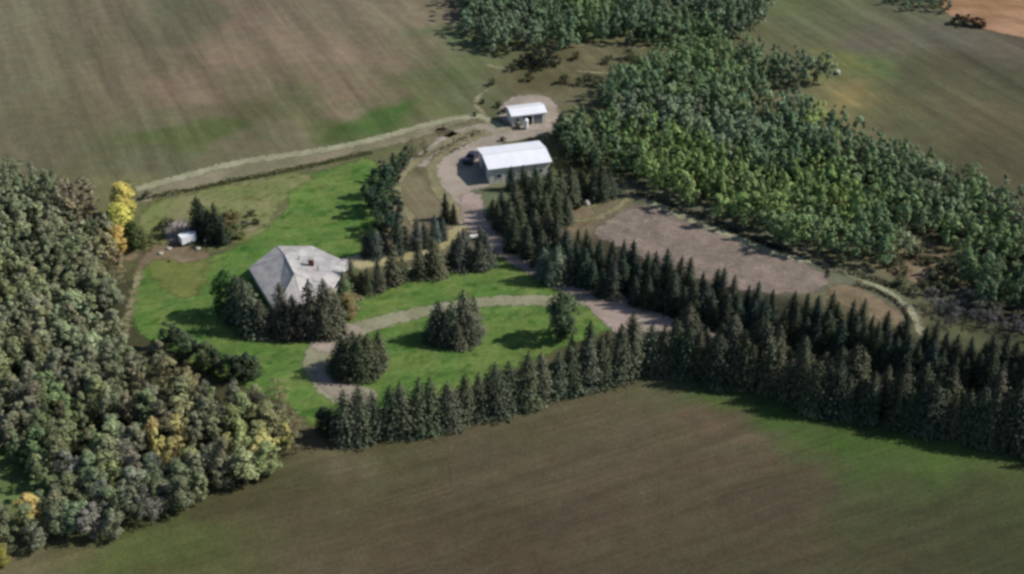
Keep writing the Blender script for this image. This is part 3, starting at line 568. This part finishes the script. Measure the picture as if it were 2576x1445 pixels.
for x, y, zn, c in trees:
    hgt = R.uniform(4.4, 7.6) if zn == 'left' else (R.uniform(5.0, 8.6) if zn != 'hedge' else 3.0); wd = R.uniform(.62, 1.3)*8/max(hgt, 5)*(.82 if zn == 'left' else .72)
    if R.random() < .05: continue
    mu = (98, 106, 80) if zn == 'left' else (84, 104, 70); q_ = .42 if zn == 'left' else .5
    if c[0] > 125: q_ = .1
    c = tuple((v*(1-q_)+u_*q_)*1.08 for v, u_ in zip(c, mu)); lum = R.uniform(.88, 1.13) if zn == 'left' else R.uniform(.9, 1.1); c = tuple(v*lum*R.uniform(.97, 1.03) for v in c)
    if singles < 235 and vis(x, y):
        singles += 1; wn = word(c); thin = wn in ('grey', 'brown') and R.random() < .45
        sz = 'tall' if hgt > 6.6 else ('low' if hgt < 5.4 else 'middling'); z_ = subzone(x, y, zn); sz = 'midsize' if sz == 'middling' else sz
        plant('leafy_tree', (x, y, 0), hgt, R.choice(THIN if thin else LEAF), R.choice(TRK), 8.0, c,
              f'{sz} {wn} leafy tree {z_}', 'leafy tree', f'{sz} {wn} trees {z_}', wd)
    else:
        V, _ = R.choice(LITE_ARR); a_ = R.uniform(0, 6.28); ca, sa = math.cos(a_), math.sin(a_); s_ = hgt/8.0
        Vn = np.column_stack([(V[:, 0]*ca-V[:, 1]*sa)*s_*wd+x, (V[:, 0]*sa+V[:, 1]*ca)*s_*wd+y, V[:, 2]*s_]); SV.append(Vn)
        lc_ = lin(tuple(min(255, v) for v in c)); gm = sum(lc_)/3; SC.append(np.tile((*[min(.8, (q*.78+gm*q0*.22)*(1.65 if zn == 'left' else 2.0)) for q, q0 in zip(lc_, (.98, 1.1, .74))], 1), (len(V), 1)))
V = np.concatenate(SV).astype(np.float32); CC = np.concatenate(SC).astype(np.float32)
wd_ = mk('woodland', V, np.arange(len(V)).reshape(-1, 4), M['wood_leaf'])
at = wd_.data.color_attributes.new('col', 'FLOAT_COLOR', 'POINT'); at.data.foreach_set('color', CC.ravel())
tag(wd_, 'green and grey mass of leafy trees covering the far right and top of the photo', 'woodland', kind='stuff')
# bushes of the old clearing and along the edges
GB = 'bushes in the rough clearing above the small shed'
for x, y, h, c in [(1320,168,30,(46,50,36)),(1345,165,40,(40,50,40)),(1372,172,36,(38,46,36)),(1395,165,26,(64,66,46)),(1330,205,20,(62,60,42)),(1290,180,20,(80,80,52)),(1420,210,24,(84,80,54)),(1455,215,20,(72,76,50)),(1530,160,20,(70,72,50)),(1580,150,26,(66,78,52)),(1270,140,26,(70,84,50)),(1450,150,20,(90,84,56)),(1480,205,22,(80,78,54)),(1500,215,26,(60,70,52)),(1240,215,18,(84,86,58)),(1560,210,30,(66,76,52)),(1600,175,32,(70,82,54)),(1215,262,12,(50,56,38)),(1255,270,14,(44,56,36)),(1270,285,16,(40,50,36)),(1195,292,10,(48,56,38))]:
    bush(x, y, h, c, 'low bush in the rough clearing above the small white shed', GB, 1.2)
for x, y, h, t in [(612,572,16,'dark little bush at the left end of the pale path loop above the house'),(644,564,14,'dark little bush at the right of the pale path loop above the house'),(632,545,14,'olive bush just behind the pale path loop above the house'),
                   (1450,522,20,'small dark bush beside the pale boulder near the curved trail'),(1266,356,12,'flat dark bush between the two white-roofed buildings'),(1302,322,12,'dark bush at the foot of the small shed wall'),(582,560,30,'brownish bush right of the dark spruces by the trailer')]:
    bush(x, y, h, (50,54,36) if 'brown' not in t else (96,88,52), t, None, 1.3)
for x, y, h in [(2410,60,22),(2432,64,24),(2455,66,22),(2470,70,14)]:
    bush(x, y, h, (44,32,20), 'dark brown bush at the edge of the orange stubble field', 'dark bushes by the stubble field', 1.4)
for x, y, h in [(1300,345,34),(1410,340,40),(1430,360,44),(1460,372,50),(1420,390,40),(1480,410,44),(1445,420,40)][1:]:
    bush(x, y, h, R.choice([(48,60,40),(70,78,50)]), 'tall dark bush between the white-roofed buildings and the right wood', 'bushes right of the white-roofed buildings', 1.1)
for gi, (x, y) in enumerate(sorted([(2360,790),(2385,775),(2400,800),(2420,785),(2440,812),(2460,798),(2480,825),(2500,808),(2525,832),(2550,822),(2430,765),(2470,775),(2510,785),(2340,770),(2560,845),(2390,825)]), 1):
    plant('leafy_tree', U(x, y), pxh(x, y, R.uniform(30, 48)), R.choice(THIN), R.choice(TRK), 8.0, R.choice([(84,80,84),(70,70,72),(92,88,84)]), f'{nth(gi)} low thin grey tree in the dark hollow right of the curved brush', 'leafy tree', 'thin grey trees in the dark hollow', 1.7)
for x, y, h, c, t in [(398,600,26,(60,66,40),'rounded olive bush left of the bare grey tree'),(420,572,22,(56,60,40),'dark bush behind the bare grey tree'),(590,600,34,(84,92,54),'rounded green bush right of the trailer spruces'),(575,575,38,(104,96,56),'tan bush right of the trailer spruces'),(356,618,34,(84,88,50),'olive bush at the bend of the worn path by the yellow trees'),(372,500,18,(70,78,44),'low bush at the start of the track hedge')]:
    bush(x, y, h, c, t, None, 1.3)
for i, (x, y, h) in enumerate(sorted([(2250,668,26),(2275,690,20),(2300,650,30),(2330,665,22),(2345,700,26),(2375,680,34),(2390,715,30),(2320,722,18),(2265,715,22),(2360,740,30),(2300,742,18)]), 1):
    bush(x, y, h, R.choice([(84,90,58),(96,92,66),(72,82,54)]), f'{nth(i)} scrub bush from the left on the bare patch in the right wood', 'scrub on the bare patch in the right wood', 1.3)
for x, y, h, t in [(425,628,12,'small pale garden stone at the lower edge of the grey patch'),(404,640,10,'smaller pale garden stone left of the lower edge stone'),(498,628,10,'pale garden stone to the right below the white trailer')]:
    o = bpy.data.meshes.new('stone'); bm = bmesh.new(); bmesh.ops.create_icosphere(bm, subdivisions=2, radius=.45)
    for v in bm.verts: v.co = Vector((v.co.x*(1.3+.2*math.sin(v.co.y*7)), v.co.y, v.co.z*.6+.2))
    bm.to_mesh(o); bm.free(); o.materials.append(M['stone']); o = bpy.data.objects.new('garden_stone', o); C.objects.link(o); o.location = U(x, y); tag(o, t, 'stone')
def hedge(name, line, wdt, h, c, label, dens=26):
    pl = chaikin(W2(line), False); Cs = []; Ns = []; rng = np.random.default_rng(len(line)*7+int(line[0][0]))
    for a_, b_ in zip(pl[:-1], pl[1:]):
        a_ = np.array(a_[:2]); b_ = np.array(b_[:2]); L = np.linalg.norm(b_-a_); n_ = int(L*dens*wdt)
        for _ in range(n_):
            t = rng.uniform(); p = a_+(b_-a_)*t; hh = h*(.75+.35*math.sin(p[0]*.9)*math.sin(p[0]*.37+1)); th = rng.uniform(0, math.pi)
            o_ = math.cos(th)*wdt/2*rng.uniform(.6, 1.1); z = abs(math.sin(th))*hh*rng.uniform(.6, 1.1); nr = np.array([-(b_-a_)[1], (b_-a_)[0]])/max(L, 1e-6)
            Cs.append((p[0]+nr[0]*o_, p[1]+nr[1]*o_, max(z, .08))); Ns.append((nr[0]*math.cos(th)+rng.normal()*.4, nr[1]*math.cos(th)+rng.normal()*.4, abs(math.sin(th))+.2))
    V, F_ = quads(np.array(Cs), np.array(Ns), rng.uniform(.2, .42, len(Cs)), rng); o = mk(name, V, F_, M['leaf']); o.color = (*lin(c), 1)
    return tag(o, label, 'hedge')
hedge('hedge', [(385,497),(480,480),(560,462),(640,448),(740,428),(860,402),(935,385)], 1.3, 1.0, (64,70,34), 'low dark olive hedge along the lower side of the pale farm track', 30)
hedge('hedge', [(1585,488),(1660,505),(1720,530),(1830,575),(1940,622),(1990,640)], 1.5, 1.0, (54,54,50), 'low dark brush line running along the far side of the tilled plot')
hedge('hedge', [(1850,585),(1960,628),(2040,652),(2085,680),(2080,700)], .9, .6, (58,52,48), 'thin dark brush line hooking around the right end of the tilled plot')
hedge('hedge', [(2150,718),(2200,730),(2250,755),(2285,795),(2290,820)], 1.1, .8, (60,52,46), 'curved dark brush line right of the bare patch by the tilled plot')
hedge('hedge', [(2080,668),(2150,692),(2220,712),(2290,738)], 1.6, 1.2, (44,52,36), 'dark brush line at the foot of the right wood near the bare clearing')

# ------------------------------------------------------------------ house
E = 2.9
eave = [(626,674),(697,619),(785,619),(852,650),(868,678),(838,722),(762,768),(692,784)]
ev = [U(x, y, E) for x, y in eave]
cen = sum(ev, Vector())/8; cen.z = 0
house = empty('house', cen); tag(house, 'house with a broad grey many-sided hipped roof on the green lawn, half hidden by spruces', 'house')
loc = lambda p: Vector((p.x-cen.x, p.y-cen.y, p.z))
ev = [loc(p) for p in ev]
k1, k2 = loc(U(716,642,E+2.5)), loc(U(741,690,E+3.0))
mb = MB(); V = ev+[k1, k2]; lowv = [Vector((p.x, p.y, p.z-.22)) for p in ev]
mb.add(V+lowv, [(0,8,1),(1,8,2),(2,8,9),(2,9,3),(3,9,4),(4,9,5),(5,9,6),(6,9,7),(7,9,8,0)]+[(i, (i+1) % 8, 10+(i+1) % 8, 10+i) for i in range(8)]+[tuple(range(10, 18))])
bm_fix = mb.build('roof', M['shingle'], house); roof = bm_fix
def fixn(o):
    bm = bmesh.new(); bm.from_mesh(o.data); bmesh.ops.recalc_face_normals(bm, faces=bm.faces); bm.to_mesh(o.data); bm.free()
fixn(roof)
cap = MB()
for a_, b_ in [(0,8),(1,8),(2,9),(3,9),(4,9),(5,9),(6,9),(7,9),(8,9)]: cap.tube(V[a_]+Vector((0,0,.02)), V[b_]+Vector((0,0,.02)), .07, n=5)
cap.build('ridge_cap', M['shingle'], roof)
mb = MB()
wl = [Vector((p.x*.92, p.y*.92, 0)) for p in ev]; wt_ = [Vector((p.x*.92, p.y*.92, E-.23)) for p in ev]
mb.add(wl+wt_, [(i, (i+1) % 8, 8+(i+1) % 8, 8+i) for i in range(8)]); wall = mb.build('wall', M['house_wall'], house); fixn(wall)
gut = MB()
for i in range(8): gut.tube(ev[i]+Vector((0,0,-.12)), ev[(i+1) % 8]+Vector((0,0,-.12)), .09, n=6)
gut.build('gutter', M['trim'], house)
def on_wall(o, i, t, z):
    a_ = wl[i]; b_ = wl[(i+1) % 8]; d = (b_-a_).normalized(); o.location = a_+(b_-a_)*t+Vector((0, 0, z)); o.rotation_euler = (0, 0, math.atan2(d.y, d.x))
cw = 1 if (wl[1]-wl[0]).cross(wl[2]-wl[1]).z < 0 else -1   # outward is +y local if clockwise
def window(i, t, z, wd2, ht):
    s_ = cw; q = MB()
    for (x0, x1, z0, z1) in ((-wd2/2-.07, wd2/2+.07, -.08, 0), (-wd2/2-.07, wd2/2+.07, ht, ht+.08), (-wd2/2-.07, -wd2/2, 0, ht), (wd2/2, wd2/2+.07, 0, ht), (-.03, .03, 0, ht)):
        q.box(x0, x1, min(0, .07*s_), max(0, .07*s_), z0, z1)
    o = q.build('window', M['trim'], house); on_wall(o, i, t, z)
    MB().box(-wd2/2, wd2/2, min(.01*s_, .03*s_), max(.01*s_, .03*s_), 0, ht).build('pane', M['glass'], o)
for i, t, wd2 in [(7,.25,1.8),(7,.5,1.4),(7,.78,1.8),(6,.5,1.6),(5,.3,1.6),(5,.7,1.6),(4,.5,1.8),(3,.5,1.4),(0,.5,1.5),(1,.3,1.5),(1,.7,1.5),(2,.5,1.5)]: window(i, t, .95, wd2, 1.2)
q = MB().box(-.5, .5, min(0, .06*cw), max(0, .06*cw), 0, 2.1); o = q.build('door', M['brick'], house); on_wall(o, 5, .5, .02)
MB().box(.34, .42, min(.061*cw, .12*cw), max(.061*cw, .12*cw), .95, 1.05).build('handle', M['steel'], o)
cpos = loc(U(783,664,E+2)); ch = MB().box(cpos.x-.45, cpos.x+.45, cpos.y-.4, cpos.y+.4, E+.6, E+3.0).build('chimney', M['brick'], roof)
MB().box(cpos.x-.55, cpos.x+.55, cpos.y-.5, cpos.y+.5, E+3.003, E+3.12).build('chimney_cap', M['stone'], roof)
for x, y in ((752,655),(800,680)):
    p = loc(U(x, y, E+1.7)); MB().tube((p.x, p.y, E+1.0), (p.x, p.y, E+2.6), .12).build('roof_vent', M['steel'], roof)
# low wing on the right side
wa, wb = loc(U(842,672,E-.2)), loc(U(876,662,E-.2)); d = (wb-wa); d.z = 0; L = d.length; an = math.atan2(d.y, d.x)
wing = mk('wing_roof', [(0,-2.1,E-.4),(L,-2.1,E-.4),(L,0,E+.5),(0,0,E+.5),(L,2.1,E-.4),(0,2.1,E-.4)], [(0,1,2,3),(3,2,4,5),(0,5,4,1),(1,4,2)], M['shingle'], house); wing.location = (wa.x, wa.y, .0); wing.rotation_euler = (0, 0, an)
ww = MB().box(0, L-.3, -1.8, 1.8, 0, E-.42).build('wing_wall', M['house_wall'], house); ww.location = (wa.x, wa.y, 0); ww.rotation_euler = (0, 0, an)

# ------------------------------------------------------------------ farm buildings
def gable(name, fl, fr, bl, wallh, rise, label, door_front, parts):
    # fl, fr, bl: front-left, front-right, back-left eave corners
    a_, b_, c_ = U(*fl, wallh), U(*fr, wallh), U(*bl, wallh)
    d = b_-a_; L = d.length; an = math.atan2(d.y, d.x); nrm = Vector((-math.sin(an), math.cos(an), 0)); Wd = (c_-a_).dot(nrm)
    e = empty(name, (a_.x, a_.y, 0), an); tag(e, label, 'building')
    o_ = .35; H_ = wallh
    zr = H_+rise
    top = [(-o_,-o_,H_-.05),(L+o_,-o_,H_-.05),(L+o_,Wd/2,zr),(-o_,Wd/2,zr),(L+o_,Wd+o_,H_-.05),(-o_,Wd+o_,H_-.05)]
    bot = [(x, y, z-.14) for x, y, z in top]
    r_ = mk('roof', top+bot, [(0,1,2,3),(3,2,4,5),(7,6,9,8),(8,9,11,10),(0,6,7,1),(5,4,10,11),(0,3,9,6),(3,5,11,9),(1,7,8,2),(2,8,10,4)], M['rib_roof'], e)
    fixn(r_)
    MB().box(-o_, L+o_, Wd/2-.16, Wd/2+.16, zr+.003, zr+.06).build('ridge_cap', M['trim'], r_)
    zt = H_-.2; zg = zr-.2
    V_ = [(0,0,0),(L,0,0),(L,Wd,0),(0,Wd,0),(0,0,zt),(L,0,zt),(L,Wd,zt),(0,Wd,zt),(0,Wd/2,zg),(L,Wd/2,zg)]
    w_ = mk('wall', V_, [(0,1,5,4),(2,3,7,6),(1,2,6,9,5),(3,0,4,8,7)], M['wall_white'], e); fixn(w_)
    bt = MB()
    for i in range(1, int(L/1.2)): bt.box(i*1.2-.03, i*1.2+.03, -.03, -.003, .1, zt)
    for i in range(1, int(Wd/1.2)): bt.box(L+.003, L+.03, i*1.2-.03, i*1.2+.03, .1, zt)
    bt.build('wall_batten', M['wall_white'], w_)
    parts(e, L, Wd, H_); return e
def odoor(e, x, wd2, ht, mat='door'):
    o = MB().box(x, x+wd2, -.05, -.004, .05, ht).build('door', M[mat], e); q = MB()
    q.box(x-.12, x, -.09, -.002, 0, ht+.12).box(x+wd2, x+wd2+.12, -.09, -.002, 0, ht+.12).box(x, x+wd2, -.09, -.002, ht, ht+.12).build('door_frame', M['trim'], o)
    if mat == 'door': MB().box(x+wd2/2-.15, x+wd2/2+.15, -.085, -.051, 1.0, 1.06).build('handle', M['steel'], o)
def gdoor(e, y, wd2, ht):
    o = MB().box(-.05, -.004, y, y+wd2, .05, ht).build('door', M['door'], e); q = MB()
    for k_ in range(1, 5): q.box(-.058, -.051, y, y+wd2, ht*k_/5-.02, ht*k_/5+.02)
    q.build('door_panel', M['steel'], o)
def swin(e, x, z, wd2=1.0, ht=.8):
    q = MB().box(x-.06, x+wd2+.06, -.08, -.004, z-.06, z).box(x-.06, x+wd2+.06, -.08, -.004, z+ht, z+ht+.06).box(x-.06, x, -.08, -.004, z, z+ht).box(x+wd2, x+wd2+.06, -.08, -.004, z, z+ht)
    o = q.build('window', M['trim'], e); MB().box(x, x+wd2, -.04, -.004, z, z+ht).build('pane', M['glass'], o)
def p1(e, L, Wd, H_):
    gdoor(e, Wd*.3, 3.6, 2.7); swin(e, L*.12, 1.2); swin(e, L*.35, 1.2); swin(e, L*.8, 1.2)
    odoor(e, L*.55, 1.0, 2.1)
def p2(e, L, Wd, H_):
    odoor(e, L*.32, L*.27, 2.2, 'dark'); odoor(e, L*.64, L*.27, 2.2, 'door'); swin(e, L*.1, 1.1, .8, .7)
gable('machine_shop', (1231,424), (1384,405), (1202,374), 3.6, .8, 'long farm building with a bright white sheet metal roof, nearer of the two', 0, p1)
gable('storage_shed', (1289,291), (1372,281), (1280,268), 2.7, .7, 'small white-roofed shed with an open bay, farther of the two white-roofed buildings', 0, p2)

# ------------------------------------------------------------------ small things
def boulder(px, py, r, label):
    bm = bmesh.new(); bmesh.ops.create_icosphere(bm, subdivisions=3, radius=r); rr = random.Random(int(px))
    ph = [rr.uniform(0, 6) for _ in range(6)]
    for v in bm.verts:
        k_ = 1+.16*math.sin(v.co.x*3/r+ph[0])+.13*math.sin(v.co.y*4/r+ph[1])+.1*math.sin(v.co.z*5/r+ph[2]); v.co = Vector((v.co.x*k_*1.15, v.co.y*k_, v.co.z*k_*.75+r*.45))
    me = bpy.data.meshes.new('boulder'); bm.to_mesh(me); bm.free(); me.materials.append(M['stone']); o = bpy.data.objects.new('boulder', me); C.objects.link(o); o.location = U(px, py)
    tag(o, label, 'boulder')
boulder(2105, 186, .75, 'pale boulder on the grass at the right tip of the upper wood')
boulder(2316, 556, .7, 'pale boulder in the gap inside the right wood')
boulder(1474, 514, .7, 'pale boulder on bare ground by the curved trail')
def tank_h(px, py, label):
    e = empty('fuel_tank', U(px, py), .2); tag(e, label, 'tank'); L, r = 1.5, .45
    bm = bmesh.new(); bmesh.ops.create_uvsphere(bm, u_segments=20, v_segments=12, radius=r)
    for v in bm.verts: v.co = Vector((v.co.z+(L/2 if v.co.z > 0 else -L/2), v.co.y, v.co.x+.75))
    me = bpy.data.meshes.new('tank_shell'); bm.to_mesh(me); bm.free(); me.materials.append(M['trim'])
    for p in me.polygons: p.use_smooth = True
    o = bpy.data.objects.new('tank_shell', me); C.objects.link(o); o.parent = e
    for s_ in (-.5, .5): MB().box(s_-.07, s_+.07, -.3, .3, 0, .42).build('leg', M['steel'], e)
    MB().tube((0, 0, 1.17), (0, 0, 1.38), .12).build('valve_dome', M['steel'], e)
tank_h(1194, 604, 'small white gas tank among the spruces inside the path loop below the yard')
def tank_v(px, py, label):
    e = empty('upright_tank', U(px, py)); tag(e, label, 'tank')
    mb = MB(); mb.tube((0, 0, .45), (0, 0, 2.2), .55, n=20); mb.tube((0, 0, 2.2), (0, 0, 2.6), .55, .12, 20); mb.build('tank_shell', M['trim'], e)
    for k_ in range(4):
        a_ = math.pi/4+k_*math.pi/2; MB().tube((.45*math.cos(a_), .45*math.sin(a_), 0), (.42*math.cos(a_), .42*math.sin(a_), .5), .05).build('leg', M['steel'], e)
tank_v(1323, 325, 'white upright tank standing in front of the small shed')
t = empty('pickup_truck', U(1186,404), math.radians(70)); tag(t, 'dark pickup truck parked beside the shaded left end of the long white-roofed building', 'pickup truck')
PAINT = plain_mat('dark_paint', (52, 54, 70), .35, .5, .05)
mb = MB(); mb.box(-2.7, 2.6, -.95, .95, .45, .95).box(-2.7, -.6, -.95, -.87, .951, 1.25).box(-2.7, -.6, .87, .95, .951, 1.25).box(-2.7, -2.62, -.869, .869, .951, 1.25); mb.build('body', PAINT, t)
mb = MB(); mb.add([(-.55,-.88,.953),(1.4,-.88,.953),(1.4,.88,.953),(-.55,.88,.953),(-.4,-.72,1.72),(.75,-.72,1.72),(.75,.72,1.72),(-.4,.72,1.72)], [(4,5,6,7),(0,1,5,4),(1,2,6,5),(2,3,7,6),(3,0,4,7)]); cb = mb.build('cab', PAINT, t)
MB().add([(1.385,-.75,1.05),(1.385,.75,1.05),(.83,.66,1.68),(.83,-.66,1.68)], [(0,1,2,3)]).build('windscreen', M['glass'], cb)
for x in (-1.75, 1.65):
    for y in (-.86, .86): wv_ = MB().tube((x, y-.12, .38), (x, y+.12, .38), .38, n=16).build('wheel', M['rubber'], t); MB().tube((x, y-.13, .38), (x, y+.13, .38), .2, n=12).build('rim', M['steel'], wv_)
# white cargo trailer, grey box and bare tree
t = empty('cargo_trailer', U(474,612), math.radians(35)); tag(t, 'small white enclosed trailer parked on the grey dirt patch left of the dark spruces', 'trailer')
MB().box(-1.5, 1.3, -.85, .85, .5, 1.95).build('body', M['white_metal'], t); mb = MB()
mb.add([(1.303,-.85,.5),(1.303,.85,.5),(1.75,0,.5),(1.303,-.85,1.95),(1.303,.85,1.95),(1.75,0,1.9)], [(0,2,1),(3,4,5),(0,3,5,2),(2,5,4,1)]); mb.build('nose', M['white_metal'], t)
MB().tube((1.7, 0, .48), (2.5, 0, .46), .05).build('tow_bar', M['steel'], t)
for s_ in (-1, 1):
    wv_ = MB().tube((-.1, s_*.86, .34), (-.1, s_*1.04, .34), .34, n=18).build('wheel', M['rubber'], t); MB().tube((-.1, s_*1.041, .34), (-.1, s_*1.06, .34), .17, n=14).build('rim', M['steel'], wv_)
    MB().box(-.55, .35, s_*.95-.11, s_*.95+.11, .7, .74).build('fender', M['steel'], t)
d_ = MB().box(-1.53, -1.503, -.75, .75, .58, 1.85).build('rear_door', M['trim'], t); MB().box(-1.56, -1.531, -.03, .03, 1.0, 1.3).build('handle', M['steel'], d_)
bx = empty('storage_box', U(522,612), .5); tag(bx, 'small pale grey storage box at the foot of the dark spruces right of the trailer', 'box')
MB().box(-.6, .6, -.45, .45, 0, .75).build('body', M['steel'], bx); MB().add([(-.66,-.5,.753),(.66,-.5,.753),(.66,.5,.753),(-.66,.5,.753),(-.66,0,.95),(.66,0,.95)], [(0,1,5,4),(4,5,2,3),(0,4,3),(1,2,5),(0,3,2,1)]).build('lid', M['trim'], bx)
bt = empty('bare_tree', U(448,598)); tag(bt, 'leafless pale grey tree with spreading branches just left of the white trailer', 'tree'); rr = random.Random(4)
tk = MB(); tk.tube((0, 0, -.1), (.1, 0, 1.6), .2, .15, 8); tk.build('trunk', M['pale_bark'], bt)
for k_ in range(8):
    a_ = k_*.785+rr.uniform(-.3, .3); mb = MB(); p = Vector((.1*(.3+k_ % 3*.3), 0, .7+.28*(k_ % 4))); dr = Vector((math.cos(a_), math.sin(a_), rr.uniform(.6, 1.3))).normalized(); r = .12
    for j in range(4):
        q = p+dr*.75; mb.tube(p, q, r, r*.75, 6)
        for _ in range(2):
            dd = (dr+Vector((rr.uniform(-1, 1), rr.uniform(-1, 1), rr.uniform(-.2, .8)))*.8).normalized(); mb.tube(q, q+dd*.8, r*.5, .02, 5)
        p = q; dr = (dr+Vector((rr.uniform(-.3, .3), rr.uniform(-.3, .3), .1))).normalized(); r *= .75
    mb.build('branch', M['pale_bark'], bt)
